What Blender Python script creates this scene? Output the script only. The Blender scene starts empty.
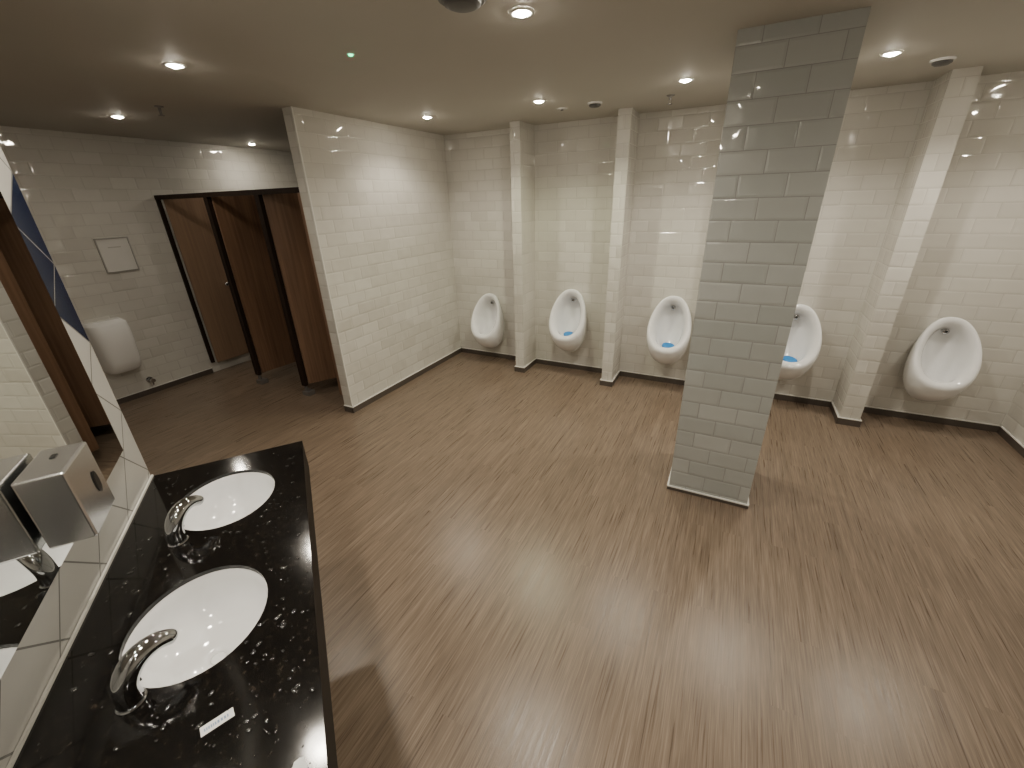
import bpy, bmesh, math, random
from mathutils import Vector, Matrix
random.seed(4)
S=bpy.context.scene
COL=S.collection
H=2.405; XP=-2.905; YP=2.394; DU=4.221; DF=3.898; XS=-5.25; XR=2.077; YB=-2.4
WX,WY,WA=-1.829,.541,.9313
ROT=WA-math.pi/2
SD=Vector((math.sin(WA),-math.cos(WA),0)); ND=Vector((math.cos(WA),math.sin(WA),0))
def fr(s,o,z=0): return Vector((WX,WY,0))+SD*s+ND*o+Vector((0,0,z))

# ---------------- materials ----------------
def newmat(name):
    m=bpy.data.materials.new(name); m.use_nodes=True
    nt=m.node_tree; b=nt.nodes["Principled BSDF"]
    return m,nt,b
def simple(name,col,rough=.4,metal=0,spec=.5,noise=0.0,nscale=8,emit=None,es=0,coat=0,trans=0,bump=0):
    m,nt,b=newmat(name)
    b.inputs['Base Color'].default_value=(*col,1); b.inputs['Roughness'].default_value=rough
    b.inputs['Metallic'].default_value=metal; b.inputs['Specular IOR Level'].default_value=spec
    b.inputs['Coat Weight'].default_value=coat; b.inputs['Transmission Weight'].default_value=trans
    if emit: b.inputs['Emission Color'].default_value=(*emit,1); b.inputs['Emission Strength'].default_value=es
    tc=nt.nodes.new('ShaderNodeTexCoord'); n=nt.nodes.new('ShaderNodeTexNoise'); n.inputs['Scale'].default_value=nscale; n.inputs['Detail'].default_value=3
    nt.links.new(tc.outputs['Object'],n.inputs['Vector'])
    if noise>0:
        r=nt.nodes.new('ShaderNodeMix'); r.data_type='RGBA'
        r.inputs['A'].default_value=(*[c*(1-noise) for c in col],1); r.inputs['B'].default_value=(*[min(1,c*(1+noise)) for c in col],1)
        nt.links.new(n.outputs['Fac'],r.inputs['Factor']); nt.links.new(r.outputs['Result'],b.inputs['Base Color'])
    if bump>0:
        bp=nt.nodes.new('ShaderNodeBump'); bp.inputs['Strength'].default_value=1; bp.inputs['Distance'].default_value=bump
        nt.links.new(n.outputs['Fac'],bp.inputs['Height']); nt.links.new(bp.outputs['Normal'],b.inputs['Normal'])
    return m
def math_(nt,op,a,b=None,c=None):
    n=nt.nodes.new('ShaderNodeMath'); n.operation=op
    for i,v in enumerate((a,b,c)):
        if v is None: continue
        if isinstance(v,(int,float)): n.inputs[i].default_value=v
        else: nt.links.new(v,n.inputs[i])
    return n.outputs[0]
def tile_mat(name,c1,c2,mortar,bw=.2,bh=.1,rough=.04,zoff=.06,tilt=.13,msize=.0017,wave=.003):
    # tile tilt is applied straight to the normal, so grout lines stay clean
    m,nt,b=newmat(name); L=nt.links
    g=nt.nodes.new('ShaderNodeNewGeometry'); sp=nt.nodes.new('ShaderNodeSeparateXYZ'); L.new(g.outputs['Position'],sp.inputs[0])
    sn=nt.nodes.new('ShaderNodeSeparateXYZ'); L.new(g.outputs['True Normal'],sn.inputs[0])
    isx=math_(nt,'GREATER_THAN',math_(nt,'ABSOLUTE',sn.outputs[0]),.5)
    u=nt.nodes.new('ShaderNodeMix'); u.data_type='FLOAT'
    L.new(isx,u.inputs['Factor']); L.new(sp.outputs[0],u.inputs['A']); L.new(sp.outputs[1],u.inputs['B'])
    U=math_(nt,'ADD',u.outputs['Result'],20.03)
    V=math_(nt,'SUBTRACT',sp.outputs[2],zoff-10)
    cb=nt.nodes.new('ShaderNodeCombineXYZ'); L.new(U,cb.inputs[0]); L.new(V,cb.inputs[1])
    def brick(ms,smooth):
        br=nt.nodes.new('ShaderNodeTexBrick'); L.new(cb.outputs[0],br.inputs['Vector'])
        br.inputs['Scale'].default_value=1; br.inputs['Brick Width'].default_value=bw; br.inputs['Row Height'].default_value=bh
        br.inputs['Mortar Size'].default_value=ms; br.inputs['Mortar Smooth'].default_value=smooth; br.offset=.5
        br.inputs['Color1'].default_value=(0,0,0,1); br.inputs['Color2'].default_value=(1,1,1,1); br.inputs['Mortar'].default_value=(.5,.5,.5,1)
        return br
    br=brick(msize,.3); edge=brick(.012,1.0)
    mx=nt.nodes.new('ShaderNodeMix'); mx.data_type='RGBA'; mx.inputs['A'].default_value=(*c1,1); mx.inputs['B'].default_value=(*c2,1)
    L.new(br.outputs['Color'],mx.inputs['Factor'])
    m2=nt.nodes.new('ShaderNodeMix'); m2.data_type='RGBA'; L.new(br.outputs['Fac'],m2.inputs['Factor']); L.new(mx.outputs['Result'],m2.inputs['A']); m2.inputs['B'].default_value=(*mortar,1)
    L.new(m2.outputs['Result'],b.inputs['Base Color'])
    rr=math_(nt,'MULTIPLY_ADD',br.outputs['Fac'],.5,rough); L.new(rr,b.inputs['Roughness'])
    b.inputs['Specular IOR Level'].default_value=.8
    r=math_(nt,'SUBTRACT',br.outputs['Color'],.5)
    w2=math_(nt,'SUBTRACT',math_(nt,'FRACT',math_(nt,'MULTIPLY',br.outputs['Color'],7.31)),.5)
    nz=nt.nodes.new('ShaderNodeTexNoise'); nz.inputs['Scale'].default_value=11; nz.inputs['Detail'].default_value=0; L.new(g.outputs['Position'],nz.inputs['Vector'])
    h=math_(nt,'MULTIPLY_ADD',edge.outputs['Fac'],-.0013,math_(nt,'MULTIPLY',nz.outputs['Fac'],wave))
    bp=nt.nodes.new('ShaderNodeBump'); bp.inputs['Distance'].default_value=1
    L.new(h,bp.inputs['Height'])
    tx=math_(nt,'MULTIPLY',r,tilt*.5); tz=math_(nt,'MULTIPLY',w2,tilt)
    cv=nt.nodes.new('ShaderNodeCombineXYZ'); L.new(tx,cv.inputs[0]); L.new(tx,cv.inputs[1]); L.new(tz,cv.inputs[2])
    ad=nt.nodes.new('ShaderNodeVectorMath'); ad.operation='ADD'; L.new(bp.outputs['Normal'],ad.inputs[0]); L.new(cv.outputs[0],ad.inputs[1])
    nm=nt.nodes.new('ShaderNodeVectorMath'); nm.operation='NORMALIZE'; L.new(ad.outputs[0],nm.inputs[0])
    L.new(nm.outputs[0],b.inputs['Normal'])
    return m
M_TILE=tile_mat('glossy_cream_subway_tile',(.61,.595,.55),(.655,.64,.595),(.45,.435,.40))
M_PILLAR=tile_mat('glossy_grey_subway_tile',(.40,.42,.405),(.455,.47,.455),(.25,.25,.24),zoff=.045,msize=.002,tilt=.08)  # subway tile greyed: the backlit pillar's shade is put into the colour
def diamond_mat():
    m,nt,b=newmat('diagonal_white_and_blue_tile'); L=nt.links
    tc=nt.nodes.new('ShaderNodeTexCoord'); sp=nt.nodes.new('ShaderNodeSeparateXYZ'); L.new(tc.outputs['Object'],sp.inputs[0])
    s=sp.outputs[0]; z=sp.outputs[2]
    a=math_(nt,'SUBTRACT',z,s); c=math_(nt,'ADD',z,s)
    P=.25
    def line(v,off):
        f=math_(nt,'FRACT',math_(nt,'DIVIDE',math_(nt,'ADD',v,off),P))
        d=math_(nt,'ABSOLUTE',math_(nt,'SUBTRACT',f,.5))
        return math_(nt,'GREATER_THAN',d,.487)
    ln=math_(nt,'MAXIMUM',line(a,10-1.38),line(c,10-1.63))
    blue=math_(nt,'MULTIPLY',math_(nt,'GREATER_THAN',a,1.38),math_(nt,'LESS_THAN',c,1.88))
    m1=nt.nodes.new('ShaderNodeMix'); m1.data_type='RGBA'; L.new(blue,m1.inputs['Factor']); m1.inputs['A'].default_value=(.55,.545,.52,1); m1.inputs['B'].default_value=(.0015,.010,.040,1)
    m2=nt.nodes.new('ShaderNodeMix'); m2.data_type='RGBA'; L.new(ln,m2.inputs['Factor']); L.new(m1.outputs['Result'],m2.inputs['A']); m2.inputs['B'].default_value=(.22,.22,.21,1)
    L.new(m2.outputs['Result'],b.inputs['Base Color']); b.inputs['Roughness'].default_value=.12
    bp=nt.nodes.new('ShaderNodeBump'); bp.inputs['Distance'].default_value=-.001; L.new(ln,bp.inputs['Height']); L.new(bp.outputs['Normal'],b.inputs['Normal'])
    return m
M_DIAM=diamond_mat()
def floor_mat():
    m,nt,b=newmat('wood_look_vinyl_plank'); L=nt.links
    g=nt.nodes.new('ShaderNodeNewGeometry'); sp=nt.nodes.new('ShaderNodeSeparateXYZ'); L.new(g.outputs['Position'],sp.inputs[0])
    cb=nt.nodes.new('ShaderNodeCombineXYZ'); L.new(math_(nt,'ADD',sp.outputs[1],20),cb.inputs[0]); L.new(math_(nt,'ADD',sp.outputs[0],20),cb.inputs[1])
    br=nt.nodes.new('ShaderNodeTexBrick'); L.new(cb.outputs[0],br.inputs['Vector'])
    br.inputs['Scale'].default_value=1; br.inputs['Brick Width'].default_value=.9; br.inputs['Row Height'].default_value=.1; br.inputs['Mortar Size'].default_value=.0003
    br.offset=.37; br.offset_frequency=2
    br.inputs['Color1'].default_value=(0,0,0,1); br.inputs['Color2'].default_value=(1,1,1,1); br.inputs['Mortar'].default_value=(.5,.5,.5,1)
    def stretched(sx,sy,det,rough=.5):
        mp=nt.nodes.new('ShaderNodeMapping'); mp.inputs['Scale'].default_value=(sx,sy,1)
        cb2=nt.nodes.new('ShaderNodeCombineXYZ'); L.new(sp.outputs[0],cb2.inputs[0]); L.new(sp.outputs[1],cb2.inputs[1]); L.new(math_(nt,'MULTIPLY',br.outputs['Color'],9),cb2.inputs[2])
        L.new(cb2.outputs[0],mp.inputs['Vector'])
        n=nt.nodes.new('ShaderNodeTexNoise'); n.inputs['Scale'].default_value=1; n.inputs['Detail'].default_value=det; n.inputs['Roughness'].default_value=rough; L.new(mp.outputs[0],n.inputs['Vector']); return n.outputs['Fac']
    n1=stretched(140,3.2,2); n2=stretched(380,9,1); n3=stretched(36,1.1,1)
    v=math_(nt,'ADD',math_(nt,'MULTIPLY',n1,.45),math_(nt,'MULTIPLY',n2,.38))
    v=math_(nt,'ADD',v,math_(nt,'MULTIPLY',n3,.17))
    v=math_(nt,'ADD',v,math_(nt,'MULTIPLY_ADD',br.outputs['Color'],.018,-.009))
    cr=nt.nodes.new('ShaderNodeValToRGB'); L.new(v,cr.inputs[0])
    e=cr.color_ramp.elements; e[0].position=.34; e[0].color=(.115,.084,.061,1); e[1].position=.67; e[1].color=(.275,.212,.158,1)
    x=e.new(.50); x.color=(.182,.135,.098,1)
    L.new(cr.outputs[0],b.inputs['Base Color'])
    L.new(math_(nt,'MULTIPLY_ADD',n1,.22,.20),b.inputs['Roughness'])
    bp=nt.nodes.new('ShaderNodeBump'); bp.inputs['Distance'].default_value=.0006; L.new(v,bp.inputs['Height']); L.new(bp.outputs['Normal'],b.inputs['Normal'])
    return m
M_FLOOR=floor_mat()
def wood_mat(name,c1,c2,rough=.3,spec=.5):
    m,nt,b=newmat(name); L=nt.links
    tc=nt.nodes.new('ShaderNodeTexCoord'); mp=nt.nodes.new('ShaderNodeMapping'); mp.inputs['Scale'].default_value=(46,46,1.5); L.new(tc.outputs['Object'],mp.inputs[0])
    n=nt.nodes.new('ShaderNodeTexNoise'); n.inputs['Scale'].default_value=1; n.inputs['Detail'].default_value=5; n.inputs['Distortion'].default_value=.3; L.new(mp.outputs[0],n.inputs['Vector'])
    cr=nt.nodes.new('ShaderNodeValToRGB'); L.new(n.outputs['Fac'],cr.inputs[0]); e=cr.color_ramp.elements
    e[0].position=.25;e[0].color=(*c1,1);e[1].position=.75;e[1].color=(*c2,1); L.new(cr.outputs[0],b.inputs['Base Color']); b.inputs['Roughness'].default_value=rough; b.inputs['Specular IOR Level'].default_value=spec
    return m
M_DOOR=wood_mat('brown_walnut_laminate',(.140,.080,.050),(.270,.160,.100))
M_DARKWOOD=wood_mat('dark_brown_wood_laminate',(.012,.007,.005),(.030,.017,.011),.6,.2)
M_DOOR_GLARE=wood_mat('mid_brown_laminate',(.23,.150,.100),(.320,.215,.145),.3)  # brown door laminate lightened: glare from the ceiling light is in the colour
def granite():
    m,nt,b=newmat('black_speckled_granite'); L=nt.links
    tc=nt.nodes.new('ShaderNodeTexCoord')
    n=nt.nodes.new('ShaderNodeTexNoise'); n.inputs['Scale'].default_value=75; n.inputs['Detail'].default_value=6; n.inputs['Roughness'].default_value=.75; L.new(tc.outputs['Object'],n.inputs['Vector'])
    n2=nt.nodes.new('ShaderNodeTexNoise'); n2.inputs['Scale'].default_value=7; n2.inputs['Detail'].default_value=5; n2.inputs['Roughness'].default_value=.65; L.new(tc.outputs['Object'],n2.inputs['Vector'])
    v=math_(nt,'ADD',math_(nt,'MULTIPLY',n.outputs['Fac'],.8),math_(nt,'MULTIPLY',n2.outputs['Fac'],.2))
    cr=nt.nodes.new('ShaderNodeValToRGB'); L.new(v,cr.inputs[0]); e=cr.color_ramp.elements
    e[0].position=.50;e[0].color=(.005,.0045,.0045,1);e[1].position=.72;e[1].color=(.05,.038,.029,1)
    x=e.new(.59); x.color=(.012,.010,.008,1)
    L.new(cr.outputs[0],b.inputs['Base Color'])
    L.new(math_(nt,'MULTIPLY_ADD',n2.outputs['Fac'],.14,.02),b.inputs['Roughness'])
    return m
M_GRAN=granite()
M_EDGE=simple('black_granite_honed_edge',(.008,.007,.007),.5,spec=.12,noise=.3,nscale=40)
M_CEIL=simple('painted_ceiling',(.51,.49,.44),.7,noise=.03,nscale=3)
M_WHITE=simple('white_ceramic',(.84,.85,.86),.08,coat=.3,noise=.01)
M_PLASTIC=simple('white_plastic',(.88,.88,.87),.18,noise=.01)
M_TRIM=simple('white_trim',(.74,.73,.69),.35,noise=.02)
M_SKIRT=simple('brown_grey_vinyl_skirting',(.085,.070,.060),.4,noise=.15,nscale=20)
M_CHROME=simple('chrome',(.52,.53,.55),.05,metal=1,noise=.02)
M_STEEL=simple('brushed_steel',(.82,.825,.84),.26,metal=1,noise=.04,nscale=40)
M_BLACK=simple('black_plastic',(.015,.015,.015),.3,noise=.1)
M_DGREY=simple('dark_grey_plastic',(.10,.10,.10),.45,noise=.1)
M_FOOT=simple('dull_grey_metal',(.26,.25,.24),.4,metal=.6,noise=.1)
M_FRAME=simple('silver_grey_frame',(.42,.41,.39),.35,metal=.3,noise=.05)
M_MIRROR=simple('mirror_glass',(.80,.82,.81),.005,metal=1)
M_BLUE=simple('blue_rubber_mat',(.005,.20,.55),.4,noise=.25,nscale=60)
M_PAPER=simple('white_paper',(.78,.80,.82),.6,noise=.03)
M_SHEET=simple('pale_notice_sheet',(.72,.71,.68),.3,noise=.03)
M_INK=simple('grey_blue_print',(.25,.36,.50),.6,noise=.1)
M_INKG=simple('pale_grey_print',(.52,.505,.47),.6,noise=.05)
M_LAMP=simple('lamp_lens',(1,1,1),.3,emit=(1,.90,.74),es=420)
M_GREEN=simple('green_indicator',(0,.3,.1),.3,emit=(.0,1,.35),es=6)
M_WATER=simple('water',(.02,.02,.02),.03,coat=1)

# ---------------- mesh helpers ----------------
def link(name,bm,mats,parent=None,loc=(0,0,0),rotz=0,smooth=False,bevel=0,sub=0,rot=None):
    me=bpy.data.meshes.new(name); bmesh.ops.recalc_face_normals(bm,faces=bm.faces); bm.to_mesh(me); bm.free()
    if not isinstance(mats,(list,tuple)): mats=[mats]
    for m in mats: me.materials.append(m)
    if smooth: me.polygons.foreach_set('use_smooth',[True]*len(me.polygons))
    ob=bpy.data.objects.new(name,me); COL.objects.link(ob); ob.location=loc
    ob.rotation_euler=rot if rot else (0,0,rotz)
    if parent: ob.parent=parent
    if bevel>0:
        bv=ob.modifiers.new('bevel','BEVEL'); bv.width=bevel; bv.segments=3; bv.limit_method='ANGLE'
    if sub: 
        sb=ob.modifiers.new('sub','SUBSURF'); sb.levels=sub; sb.render_levels=sub
    return ob
def bbox(bm,a,b,mi=0):
    vs=[bm.verts.new((x,y,z)) for x in (a[0],b[0]) for y in (a[1],b[1]) for z in (a[2],b[2])]
    idx=[(0,1,3,2),(4,6,7,5),(0,4,5,1),(2,3,7,6),(0,2,6,4),(1,5,7,3)]
    for f in idx:
        fc=bm.faces.new([vs[i] for i in f]); fc.material_index=mi
    return vs
def box(name,a,b,mat,**k):
    bm=bmesh.new(); bbox(bm,a,b); return link(name,bm,mat,**k)
def lathe(bm,prof,n=32,mi=0,ax='z',cap=True,sx=1,sy=1,off=(0,0,0)):
    rings=[]
    for r,z in prof:
        ring=[]
        for i in range(n):
            t=2*math.pi*i/n; p=(r*math.cos(t)*sx,r*math.sin(t)*sy,z)
            if ax=='y': p=(p[0],-p[2],p[1])
            if ax=='x': p=(p[2],p[0],p[1])
            ring.append(bm.verts.new((p[0]+off[0],p[1]+off[1],p[2]+off[2])))
        rings.append(ring)
    for A,B in zip(rings,rings[1:]):
        for i in range(n):
            f=bm.faces.new((A[i],A[(i+1)%n],B[(i+1)%n],B[i])); f.material_index=mi
    if cap:
        for R in (rings[0],rings[-1]):
            f=bm.faces.new(R); f.material_index=mi
def sweep(bm,pts,n=16,flat=1.0):
    P=[Vector(p[:3]) for p in pts]; R=[p[3] for p in pts]; rings=[]; up=Vector((1,0,0))
    for i,p in enumerate(P):
        t=(P[min(i+1,len(P)-1)]-P[max(i-1,0)]).normalized()
        a=(up-t*up.dot(t)).normalized(); b=t.cross(a); up=a
        rings.append([bm.verts.new(p+a*math.cos(k*2*math.pi/n)*R[i]+b*math.sin(k*2*math.pi/n)*R[i]*flat) for k in range(n)])
    for A,B in zip(rings,rings[1:]):
        for k in range(n): bm.faces.new((A[k],A[(k+1)%n],B[(k+1)%n],B[k]))
    bm.faces.new(rings[0]); bm.faces.new(rings[-1])
def empty(name,loc,rotz=0):
    e=bpy.data.objects.new(name,None); e.empty_display_size=.1; e.location=loc; e.rotation_euler=(0,0,rotz); COL.objects.link(e); return e
def tag(o,label,cat,group=None):
    o['label']=label; o['category']=cat
    if group: o['group']=group
    return o
def struct(o): o['kind']='structure'; return o

# ---------------- room shell ----------------
T=.12
struct(box('floor',(XS-T,YB-T,-.1),(XR+T,DU+T,0),M_FLOOR))
struct(box('ceiling',(XS-T,YB-T,H),(XR+T,DU+T,H+.1),M_CEIL))
struct(box('wall_north',(XS-T,DU,0),(XR+T,DU+T,H),M_TILE))
struct(box('wall_west',(XS-T,YB,0),(XS,DU,H),M_TILE))
struct(box('wall_east',(XR,YB,0),(XR+T,DU,H),M_TILE))
struct(box('wall_south',(XS-T,YB-T,0),(XR+T,YB,H),M_TILE))
struct(box('wall_partition',(XP-.1,YP,0),(XP,DU,H),M_TILE))
LW=4.6
wb=struct(box('wall_basin',(0,-.12,0),(LW,0,H),M_DIAM,loc=(WX,WY,0),rotz=ROT))
def skirt_bm(bm,p0,p1,n,hh=.055):
    p0=Vector((*p0,0));p1=Vector((*p1,0));n=Vector((*n,0)).normalized()
    for z0,z1,t,mi in ((0,hh,.010,0),(hh,hh+.007,.012,1)):
        vs=[]
        for z in (z0,z1):
            for q in (p0,p1,p1+n*t,p0+n*t): vs.append(bm.verts.new(q+Vector((0,0,z))))
        for f in ((0,1,2,3),(4,7,6,5),(0,4,5,1),(1,5,6,2),(2,6,7,3),(3,7,4,0)):
            fc=bm.faces.new([vs[i] for i in f]); fc.material_index=mi
def skirts(name,segs,parent=None,loc=(0,0,0),hh=.055):
    bm=bmesh.new()
    for s in segs: skirt_bm(bm,*s,hh=hh)
    return link(name,bm,[M_SKIRT,M_TRIM],parent=parent,loc=loc)
divX=[(-1.965,-1.865),(-.990,-.885),(0.005,.12),(1.0,1.135)]
edges=[XP]+[v for d in divX for v in d]+[XR]
struct(skirts('baseboard_north',[((edges[i],DU),(edges[i+1],DU),(0,-1)) for i in range(0,10,2)]))
struct(skirts('baseboard_west',[((XS,YB),(XS,2.475),(1,0))]))
struct(skirts('baseboard_east',[((XR,YB),(XR,DU),(-1,0))]))
struct(skirts('baseboard_partition',[((XP,YP-.01),(XP,DU),(1,0)),((XP-.1,YP),(XP+.014,YP),(0,-1))]))
bm=bmesh.new(); bbox(bm,(XP-.006,YP-.003,.06),(XP+.002,YP+.006,H)); struct(link('trim_1',bm,M_TRIM))

# ---------------- dividers / pillar ----------------
for (a,b) in divX:
    e=empty('urinal_divider',((a+b)/2,DU,0)); tag(e,'narrow floor-to-ceiling cream tiled fin between urinals','divider','tiled fins between the urinal bays')
    w=(b-a)/2; d=DU-DF
    box('tiled_body',(-w,-d,0),(w,0,H),M_TILE,parent=e)
    skirts('skirting',[((-w-.012,-d),(w+.012,-d),(0,-1)),((w,-d),(w,0),(1,0)),((-w,-d),(-w,0),(-1,0))],parent=e)
e=empty('pillar',(.097,2.67,0)); tag(e,'square floor-to-ceiling pillar clad in pale grey glossy subway tiles','pillar')
box('tiled_shaft',(-.2265,-.225,0),(.2265,.225,H),M_PILLAR,parent=e)
p=.2265;q=.225
skirts('skirting',[((-p-.01,-q),(p+.01,-q),(0,-1)),((p,-q),(p,q),(1,0)),((-p,-q),(-p,q),(-1,0)),((-p,q),(p,q),(0,1))],parent=e,hh=.022)

# ---------------- urinals ----------------
def urinal_body(bm,N=36):
    #  xw, zbot, ztop, dtop, dbot
    Ls=[(.12,.31,.87,-.003,-.003),(.155,.275,.895,.025,.06),(.176,.275,.918,.05,.16),(.189,.32,.934,.065,.25),(.194,.38,.940,.080,.31),
        (.193,.43,.944,.098,.338),(.180,.466,.935,.116,.352),(.156,.490,.905,.118,.342),(.134,.508,.872,.100,.315),(.118,.490,.842,.050,.275),(.106,.435,.818,.022,.22),(.085,.415,.76,.018,.165),(.045,.42,.62,.022,.12)]
    rings=[]
    for xw,zb,zt,dt,db in Ls:
        ring=[]
        for i in range(N):
            a=2*math.pi*i/N; c=math.cos(a); s=math.sin(a)
            x=xw*math.copysign(abs(s)**.86,s)*(1-.13*c)
            z=(zb+zt)/2+(zt-zb)/2*c
            k=((1-c)/2)**1.0
            ring.append(bm.verts.new((x,-(dt+(db-dt)*k),z)))
        rings.append(ring)
    for A,B in zip(rings,rings[1:]):
        for i in range(N): bm.faces.new((A[i],A[(i+1)%N],B[(i+1)%N],B[i]))
    bm.faces.new(rings[-1]); bm.faces.new(rings[0])
cent=[-2.385,-1.41,-.415,.57,1.525]
zo=[-.11,-.03,-.03,-.03,-.05]
lab=['white ceramic bowl urinal mounted lower in the corner bay','white ceramic bowl urinal with a bright blue drain mat','white ceramic bowl urinal with a bright blue drain mat','white ceramic bowl urinal with blue mat, beside the pillar','white ceramic bowl urinal without a mat in the end bay']
mats_=[None,1,1,1,None]
for i,(cx,dz) in enumerate(zip(cent,zo)):
    e=empty('urinal',(cx,DU,dz)); tag(e,lab[i],'urinal','wall-hung urinals in tiled bays')
    if i==0: e.scale=(.95,1,.97)
    bm=bmesh.new(); urinal_body(bm); link('bowl',bm,M_WHITE,parent=e,smooth=True,sub=2)
    bm=bmesh.new(); lathe(bm,[(.0005,-.02),(.022,-.02),(.022,.007),(.018,.012),(0.0005,.014)],24,ax='y'); link('flush_spreader',bm,M_CHROME,parent=e,loc=(0,-.056,.822),smooth=True)
    bm=bmesh.new(); lathe(bm,[(.0005,0),(.009,0),(.009,.003),(.0005,.004)],20,ax='y'); link('sensor_eye',bm,M_BLACK,parent=e,loc=(0,-.069,.822),smooth=True)
    if mats_[i]:
        r=.058
        bm=bmesh.new(); lathe(bm,[(.004,0),(r,0),(r,.012),(r*.9,.016),(.004,.016)],28,sx=1,sy=1.0); link('drain_mat',bm,M_BLUE,parent=e,loc=(0.01,-.180,.474),rot=(.18,.12,0),smooth=False)
    else:
        bm=bmesh.new(); lathe(bm,[(.004,0),(.03,0),(.03,.006),(.004,.008)],24); link('drain_grate',bm,M_CHROME,parent=e,loc=(0,-.18,.445),smooth=False)

# ---------------- toilet cubicles ----------------
YC=2.5; ZT=1.905
XL=[XS+.005,-4.43,-3.69,XP-.105]
for i in range(3):
    xl,xr=XL[i],XL[i+1]
    e=empty('toilet_cubicle',(xl,YC,0))
    tag(e,['toilet cubicle with a mid-brown door standing open against tiles','toilet cubicle with brown wood door standing open inward','end toilet cubicle with brown wood door beside the tiled partition'][i],'toilet cubicle','row of wood laminate toilet cubicles')
    box('head_rail',(0,-.02,ZT-.04),(xr-xl-.002,.02,ZT),M_DARKWOOD,parent=e)
    if i>0:
        box('side_panel',(0,.03,.13),(.018,1.7,ZT-.005),M_DARKWOOD,parent=e)
        box('pilaster',(0,-.018,.10),(.06,.018,ZT-.04),M_DARKWOOD,parent=e,bevel=.003)
        bm=bmesh.new(); bbox(bm,(.02,-.012,.04),(.045,.012,.11)); bbox(bm,(0,-.03,.0),(.09,.05,.045)); link('foot',bm,M_FOOT,parent=e,bevel=.003)
    else:
        box('pilaster',(0,-.018,.12),(.03,.018,ZT-.04),M_DARKWOOD,parent=e,bevel=.003)
    if i==2: box('pilaster',(xr-xl-.14,-.018,.10),(xr-xl-.002,.018,ZT-.04),M_DOOR,parent=e,bevel=.003)
    x0=.055
    d=box('door',(0,0,.0),(.02,[.40,.58,.58][i],ZT-.02-.12),[M_DOOR_GLARE,M_DOOR,M_DOOR][i],parent=e,loc=(x0,.022,.12),bevel=.003,rotz=-math.radians([0,6,30][i]))
    bm=bmesh.new(); lathe(bm,[(.012,0),(.012,.02),(.022,.025),(.022,.04),(.012,.043)],20,ax='x'); link('door_knob',bm,M_STEEL,parent=d,loc=(.02,[.34,.52,.52][i],.85),smooth=True)

# ---------------- basin counter ----------------
CL=3.1; CD=.52; CZ=.85
ct=empty('basin_counter',fr(0,0.002,0),ROT); tag(ct,'glossy black speckled granite counter, wet, holding two basins','counter')
sinks=[(.285,.27),(.80,.262)]
RS,RO=.165,.150; TH=.012
def slab():
    bm=bmesh.new()
    def quad(x0,x1,y0,y1):
        vs=[bm.verts.new(p) for p in ((x0,y0,CZ),(x1,y0,CZ),(x1,y1,CZ),(x0,y1,CZ))]; bm.faces.new(vs)
    def hole(x0,x1,cx,cy,y0=.0,y1=CD):
        N=48; outer=[];inner=[]
        for i in range(N):
            a=2*math.pi*(i+.5)/N; c,s=math.cos(a),math.sin(a)
            inner.append((cx+RS*c,cy+RO*s))
            tx=((x1-cx)/c if c>0 else (x0-cx)/c); ty=((y1-cy)/s if s>0 else (y0-cy)/s); t=min(tx,ty)
            outer.append((cx+c*t,cy+s*t))
        vi=[bm.verts.new((*p,CZ)) for p in inner]; vo=[bm.verts.new((*p,CZ)) for p in outer]; vl=[bm.verts.new((*p,CZ-TH)) for p in inner]
        for i in range(N):
            j=(i+1)%N
            bm.faces.new((vi[i],vi[j],vo[j],vo[i])); bm.faces.new((vi[i],vl[i],vl[j],vi[j]))
        for (X,Y) in ((x0,y0),(x1,y0),(x1,y1),(x0,y1)):
            best=None
            for i in range(N):
                j=(i+1)%N; A,B=outer[i],outer[j]
                onx=lambda P:abs(P[0]-X)<1e-6; ony=lambda P:abs(P[1]-Y)<1e-6
                if (onx(A) and ony(B)) or (ony(A) and onx(B)): best=(i,j)
            if best:
                c=bm.verts.new((X,Y,CZ)); bm.faces.new((vo[best[0]],vo[best[1]],c))
    quad(0,.06,0,CD); hole(.06,.51,*sinks[0]); quad(.51,.58,0,CD); hole(.58,1.02,*sinks[1]); quad(1.02,CL,0,CD)
    def side(a,b,z0=CZ-.13):
        vs=[bm.verts.new((*a,CZ)),bm.verts.new((*b,CZ)),bm.verts.new((*b,z0)),bm.verts.new((*a,z0))]; bm.faces.new(vs).material_index=1
    side((0,CD),(CL,CD)); side((0,0),(0,CD)); side((CL,0),(CL,CD))
    for a,b in (((.02,CD-.02),(CL,CD-.02)),((.02,0),(.02,CD-.02))): side(a,b)
    for x0,x1,y0,y1 in ((0,CL,CD-.02,CD),(0,.02,0,CD-.02)):
        vs=[bm.verts.new(p) for p in ((x0,y0,CZ-.13),(x1,y0,CZ-.13),(x1,y1,CZ-.13),(x0,y1,CZ-.13))]; bm.faces.new(vs).material_index=1
    return bm
me=bpy.data.meshes.new('granite_top'); bm=slab(); bm.to_mesh(me); bm.free(); me.materials.append(M_GRAN); me.materials.append(M_EDGE)
o=bpy.data.objects.new('granite_top',me); COL.objects.link(o); o.parent=ct
box('sealant_bead',(0,0,CZ),(CL,.006,CZ+.007),M_TRIM,parent=ct)
box('support_panel',(.10,.0,0),(.13,.40,CZ-.14),M_DARKWOOD,parent=ct)
box('support_panel',(1.9,.0,0),(1.93,.40,CZ-.14),M_DARKWOOD,parent=ct)
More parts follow.
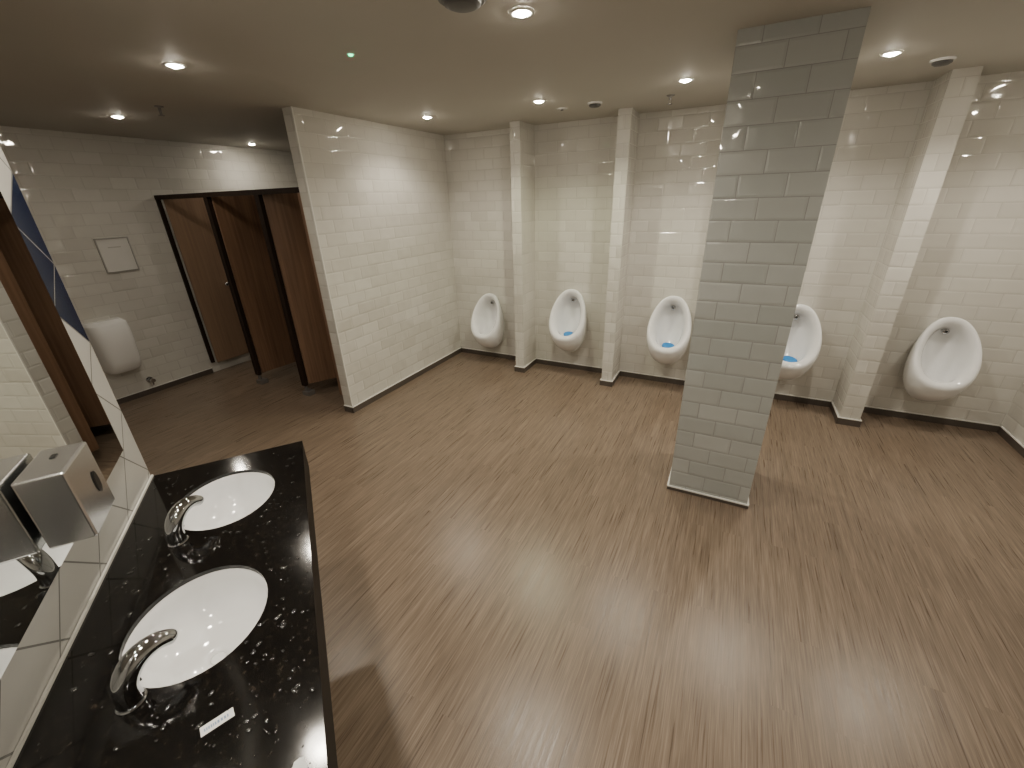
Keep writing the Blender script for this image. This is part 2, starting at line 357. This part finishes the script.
for k,(s,o) in enumerate(sinks):
    e=empty('basin',fr(s,o+.002,CZ-TH),ROT); tag(e,'white oval undermount ceramic basin set in black granite','basin','oval basins in the granite counter')
    bm=bmesh.new()
    prof=[(1.08,-.0008),(1.0,-.0008),(.985,-.004),(.96,-.03),(.90,-.07),(.76,-.105),(.5,-.13),(.25,-.14),(.10,-.142)]
    out=[(.10,-.152),(.5,-.142),(.80,-.115),(.95,-.07),(1.03,-.02),(1.08,-.012)]
    lathe(bm,[(r,z) for r,z in prof+out+[prof[0]]],48,sx=RS,sy=RO,cap=False)
    link('bowl',bm,M_WHITE,parent=e,smooth=True)
    bm=bmesh.new(); lathe(bm,[(.001,0),(.016,.0),(.018,.002),(.014,.003),(.001,.002)],28); link('drain',bm,M_WHITE,parent=e,loc=(0,0,-.143),smooth=True)
def tap_bm():
    bm=bmesh.new()
    pts=[(0,0,0,.024),(0,0,.008,.0235),(0,.0,.028,.0225),(0,.003,.050,.0235),(0,.014,.072,.0245),(0,.033,.090,.0235),(0,.057,.096,.021),(0,.079,.091,.0185),(0,.095,.079,.016),(0,.101,.071,.015)]
    sweep(bm,pts,20); return bm
for k,(s,o) in enumerate([(.463,.165),(.965,.172)]):
    e=empty('basin_tap',fr(s,o,CZ+.0005),ROT+[.85,.62][k]); tag(e,'curved chrome sensor tap standing beside the oval basin','tap','chrome taps on the counter')
    link('spout',tap_bm(),M_CHROME,parent=e,smooth=True,sub=1)
    bm=bmesh.new(); lathe(bm,[(.001,0),(.026,0),(.026,.003),(.024,.005),(.001,.005)],28); link('base_flange',bm,M_CHROME,parent=e,smooth=False)
    bm=bmesh.new(); lathe(bm,[(.001,0),(.007,0),(.007,.003),(.001,.003)],16,ax='y'); link('sensor_eye',bm,M_BLACK,parent=e,loc=(0,.0245,.04),rotz=math.pi)
# mirror: face turned off the wall, wedge added to steer the reflection
ML=1.0; TA=math.tan(math.radians(3.0))
bm=bmesh.new()
v=[bm.verts.new(p) for p in ((0,0,0),(ML,0,0),(ML,.006+ML*TA,0),(0,.006,0),(0,0,1.05),(ML,0,1.05),(ML,.006+ML*TA,1.05),(0,.006,1.05))]
for f in ((0,1,2,3),(4,7,6,5),(0,4,5,1),(1,5,6,2),(2,6,7,3),(3,7,4,0)): bm.faces.new([v[i] for i in f])
mr=link('mirror',bm,M_MIRROR,loc=fr(.125,.001,1.035),rotz=ROT); tag(mr,'large frameless wall mirror above the black counter','mirror')
# soap dispenser
DA=math.radians(3.0)
e=empty('soap_dispenser',fr(.635,.041,1.095),ROT+DA); tag(e,'boxy brushed steel soap dispenser mounted on the mirror','soap dispenser')
bm=bmesh.new(); vs=bbox(bm,(-.076,0,0),(.076,.082,.175)); link('body',bm,M_STEEL,parent=e,bevel=.005)
bm=bmesh.new(); lathe(bm,[(.001,0),(.011,0),(.013,.002),(.010,.003),(.001,.003)],24,sx=1,sy=2.2,ax='y'); link('refill_window',bm,M_BLACK,parent=e,loc=(-.030,.0820,.085),rotz=math.pi)
bm=bmesh.new(); bbox(bm,(-.03,.035,.175),(-.012,.045,.177)); link('key_slot',bm,M_BLACK,parent=e)
bm=bmesh.new(); lathe(bm,[(.012,0),(.012,.02),(.008,.03)],16); link('nozzle',bm,M_BLACK,parent=e,loc=(0,.045,-.03))
# label on counter
e=empty('sticker_label',fr(1.09,.335,CZ+.0005),ROT+.25); tag(e,'small white printed paper strip lying on wet granite','label')
bm=bmesh.new(); bbox(bm,(-.010,-.028,0),(.010,.028,.0006)); link('paper',bm,M_PAPER,parent=e)
bm=bmesh.new()
y=-.022
while y<.020:
    w=random.uniform(.003,.006); bbox(bm,(-.0025,y,.0006),(.0035,y+w*.6,.0009)); y+=w
link('faint_print',bm,M_INK,parent=e)
bm=bmesh.new(); bmesh.ops.create_icosphere(bm,subdivisions=2,radius=.013)
for v in bm.verts: v.co=Vector((v.co.x*random.uniform(.6,1.5),v.co.y*random.uniform(.6,1.5),v.co.z*.25*random.uniform(.5,1.4)+.004))
t=link('tissue_scrap',bm,M_PAPER,loc=fr(1.245,.475,CZ),rotz=.4); tag(t,'small crumpled scrap of damp white tissue on granite','tissue')
# water droplets
bm=bmesh.new()
cnt=0
while cnt<380:
    s=random.uniform(.02,1.5); o=random.uniform(.03,.50)
    if random.random()<.2: s,o=random.gauss(.95,.22),random.gauss(.42,.06)
    if not(.02<o<.51) or any(((s-a)/(RS+.012))**2+((o-b)/(RO+.012))**2<1 for a,b in sinks): continue
    r=random.choice([.001,.0015,.0015,.002,.002,.003,.004,.005]); N=9
    ph=random.uniform(0,3); st=random.uniform(1,1.8)
    rr=[]
    for (k,zz) in ((1,0),(.85,.3*r),(.45,.5*r)):
        rr.append([bm.verts.new((s+r*k*st*math.cos(2*math.pi*i/N)*math.cos(ph)-r*k*math.sin(2*math.pi*i/N)*math.sin(ph),o+r*k*st*math.cos(2*math.pi*i/N)*math.sin(ph)+r*k*math.sin(2*math.pi*i/N)*math.cos(ph),CZ+.0004+zz*.7)) for i in range(N)])
    for A,B in zip(rr,rr[1:]):
        for i in range(N): bm.faces.new((A[i],A[(i+1)%N],B[(i+1)%N],B[i]))
    bm.faces.new(rr[-1]); bm.faces.new(rr[0]); cnt+=1
wd=link('water_droplets',bm,M_WATER,loc=(WX,WY,0),rotz=ROT,smooth=True); wd['kind']='stuff'; tag(wd,'scattered water droplets splashed over the black granite','water')

# ---------------- west wall items ----------------
e=empty('framed_notice',(XS,2.01,1.39)); tag(e,'small white notice in a thin silver-grey frame on tiles','notice')
bm=bmesh.new()
w,h2,t=.130,.155,.009
for a,b in (((0,-w,-h2),(.014,w,-h2+t)),((0,-w,h2-t),(.014,w,h2)),((0,-w,-h2+t),(.014,-w+t,h2-t)),((0,w-t,-h2+t),(.014,w,h2-t))): bbox(bm,a,b)
link('frame',bm,M_FRAME,parent=e)
box('sheet',(0,-w+t,-h2+t),(.006,w-t,h2-t),M_SHEET,parent=e)
box('faint_print',(.006,-.05,.065),(.0064,.05,.075),M_INKG,parent=e)
e=empty('hand_dryer',(XS,1.69,.325)); tag(e,'white rounded wall-mounted hand dryer on tiled wall','hand dryer')
bm=bmesh.new()
rings=[]; N=32
for z,w,d in ((0,.10,.11),(.008,.125,.14),(.04,.14,.17),(.12,.150,.19),(.30,.158,.205),(.42,.16,.20),(.48,.155,.175),(.505,.13,.12)):
    ring=[]
    for i in range(N):
        a=math.pi*i/(N-1); c,s=math.cos(a),math.sin(a)
        ring.append(bm.verts.new((d*abs(s)**.55,w*math.copysign(abs(c)**.55,c),z)))
    rings.append(ring)
for A,B in zip(rings,rings[1:]):
    for i in range(N-1): bm.faces.new((A[i],A[i+1],B[i+1],B[i]))
    bm.faces.new((A[-1],A[0],B[0],B[-1]))
bm.faces.new(rings[0]); bm.faces.new(rings[-1])
link('casing',bm,M_PLASTIC,parent=e,smooth=True,bevel=.004)
bm=bmesh.new(); lathe(bm,[(.02,0),(.03,.0),(.03,.006),(.02,.006)],24,sx=1,sy=1.6); link('air_outlet',bm,M_DGREY,parent=e,loc=(.06,0,-.005))
bm=bmesh.new(); lathe(bm,[(.03,0),(.03,.008),(.014,.01),(.014,.06),(.02,.06),(.02,.085)],20,ax='x'); bbox(bm,(.045,-.008,-.05),(.06,.008,.0))
t=link('water_valve',bm,M_CHROME,loc=(XS,1.87,.15),smooth=False); tag(t,'small chrome pipe valve low on the tiled wall','valve')

# ---------------- ceiling items ----------------
LC=(1,.905,.755)
def downlight(x,y,power,size=160,col=LC,blend=.95):
    e=empty('downlight',(x,y,H)); tag(e,'round recessed ceiling downlight, lit warm white','ceiling light','recessed ceiling downlights')
    bm=bmesh.new(); lathe(bm,[(.030,-.001),(.033,-.006),(.044,-.006),(.047,-.0005)],32,cap=False); link('trim_ring',bm,M_TRIM,parent=e,smooth=True)
    bm=bmesh.new(); lathe(bm,[(.001,-.014),(.014,-.0125),(.024,-.008),(.030,-.0035),(.031,-.0005),(.001,-.0005)],32); link('lens',bm,M_LAMP,parent=e,smooth=True)
    ld=bpy.data.lights.new('downlight_lamp','SPOT'); ld.energy=power; ld.color=col; ld.spot_size=math.radians(size); ld.spot_blend=blend; ld.shadow_soft_size=.03
    lo=bpy.data.objects.new('downlight_lamp',ld); COL.objects.link(lo); lo.parent=e; lo.location=(0,0,-.04)
    return ld
PW=27
for x,y,k,c in [(-.84,1.79,1.75,LC),(-2.53,1.47,.80,LC),(-4.16,1.91,.28,LC),(-4.88,3.41,.18,LC)]+[(1.0,1.6,.9,LC),(1.35,-.7,.5,LC),(-3.3,-.3,.12,LC)]:
    downlight(x,y,PW*k,col=c)
for x,y,k,c in [(-2.40,3.27,.85,LC),(-1.40,3.25,1.3,(.97,.96,.64)),(-.42,3.22,1.3,LC),(.57,3.26,1.3,LC),(1.60,3.26,1.2,LC)]:
    downlight(x,y,PW*k,col=c,size=142,blend=.6)
for s in (.3,1.1,1.9):
    P=fr(s,.28); ld=downlight(P.x,P.y,PW*.8); ld.shadow_soft_size=.07
e=empty('indicator_light',(-1.72,1.80,H)); tag(e,'tiny glowing green indicator light on the ceiling','indicator light')
bm=bmesh.new(); lathe(bm,[(.001,-.009),(.009,-.008),(.013,0),(.001,0)],20); link('lens',bm,M_GREEN,parent=e,smooth=True)
bm=bmesh.new(); lathe(bm,[(.013,-.003),(.018,-.003),(.019,0),(.013,0)],20,cap=False); link('bezel',bm,M_PLASTIC,parent=e)
for x,y,R_,l in [(-1.08,3.55,1,'small round dark ceiling detector near the urinals'),(.86,3.57,1,'round dark ceiling detector above the end bays'),(-.96,1.57,1.5,'large round dark ceiling sensor in open area')]:
    e=empty('ceiling_detector',(x,y,H)); tag(e,l,'detector','round ceiling detectors')
    bm=bmesh.new(); lathe(bm,[(.001,0),(.055*R_,0),(.055*R_,-.008),(.050*R_,-.012),(.001,-.012)],32); link('base_plate',bm,M_PLASTIC if R_==1 else M_DGREY,parent=e)
    bm=bmesh.new(); lathe(bm,[(.044*R_,-.012),(.042*R_,-.022),(.030*R_,-.029),(.001,-.031)],32); link('sensor_dome',bm,M_DGREY,parent=e,smooth=True)
for x,y in [(-3.58,1.90),(-.56,3.62)]:
    e=empty('fire_sprinkler',(x,y,H)); tag(e,'small metal fire sprinkler hanging from the ceiling','sprinkler','ceiling fire sprinklers')
    bm=bmesh.new(); lathe(bm,[(.001,0),(.028,0),(.026,-.006),(.009,-.008),(.009,-.028),(.001,-.028)],20); link('escutcheon',bm,M_FOOT,parent=e)
    bm=bmesh.new(); lathe(bm,[(.001,-.055),(.018,-.055),(.018,-.052),(.001,-.052)],16); bbox(bm,(-.010,-.003,-.053),(-.007,.003,-.027)); bbox(bm,(.007,-.003,-.053),(.010,.003,-.027)); link('deflector',bm,M_FOOT,parent=e)
e=empty('ceiling_vent',(-1.36,3.61,H)); tag(e,'small round white vent cover on the ceiling','vent')
bm=bmesh.new(); lathe(bm,[(.001,0),(.045,0),(.042,-.006),(.001,-.008)],28); link('cover',bm,M_PLASTIC,parent=e)
bm=bmesh.new(); lathe(bm,[(.001,-.008),(.012,-.008),(.010,-.014),(.001,-.014)],20); link('centre_cap',bm,M_DGREY,parent=e)

# ---------------- world & camera ----------------
w=bpy.data.worlds.new('world'); S.world=w; w.use_nodes=True; w.node_tree.nodes['Background'].inputs[0].default_value=(.02,.02,.02,1); w.node_tree.nodes['Background'].inputs[1].default_value=.2
f,th,ro,ps=418.0,.4158,-.0304,.4782
fw=Vector((-math.sin(ps)*math.cos(th),math.cos(ps)*math.cos(th),-math.sin(th)))
r0=Vector((math.cos(ps),math.sin(ps),0)); u0=r0.cross(fw)
rt=math.cos(ro)*r0+math.sin(ro)*u0; up=-math.sin(ro)*r0+math.cos(ro)*u0
cd=bpy.data.cameras.new('camera'); cd.sensor_width=36; cd.lens=f/1024*36; cd.clip_start=.02
cam=bpy.data.objects.new('camera',cd); COL.objects.link(cam)
R=Matrix((rt,up,-fw)).transposed().to_4x4(); cam.matrix_world=Matrix.Translation((0,0,1.77))@R
S.camera=cam
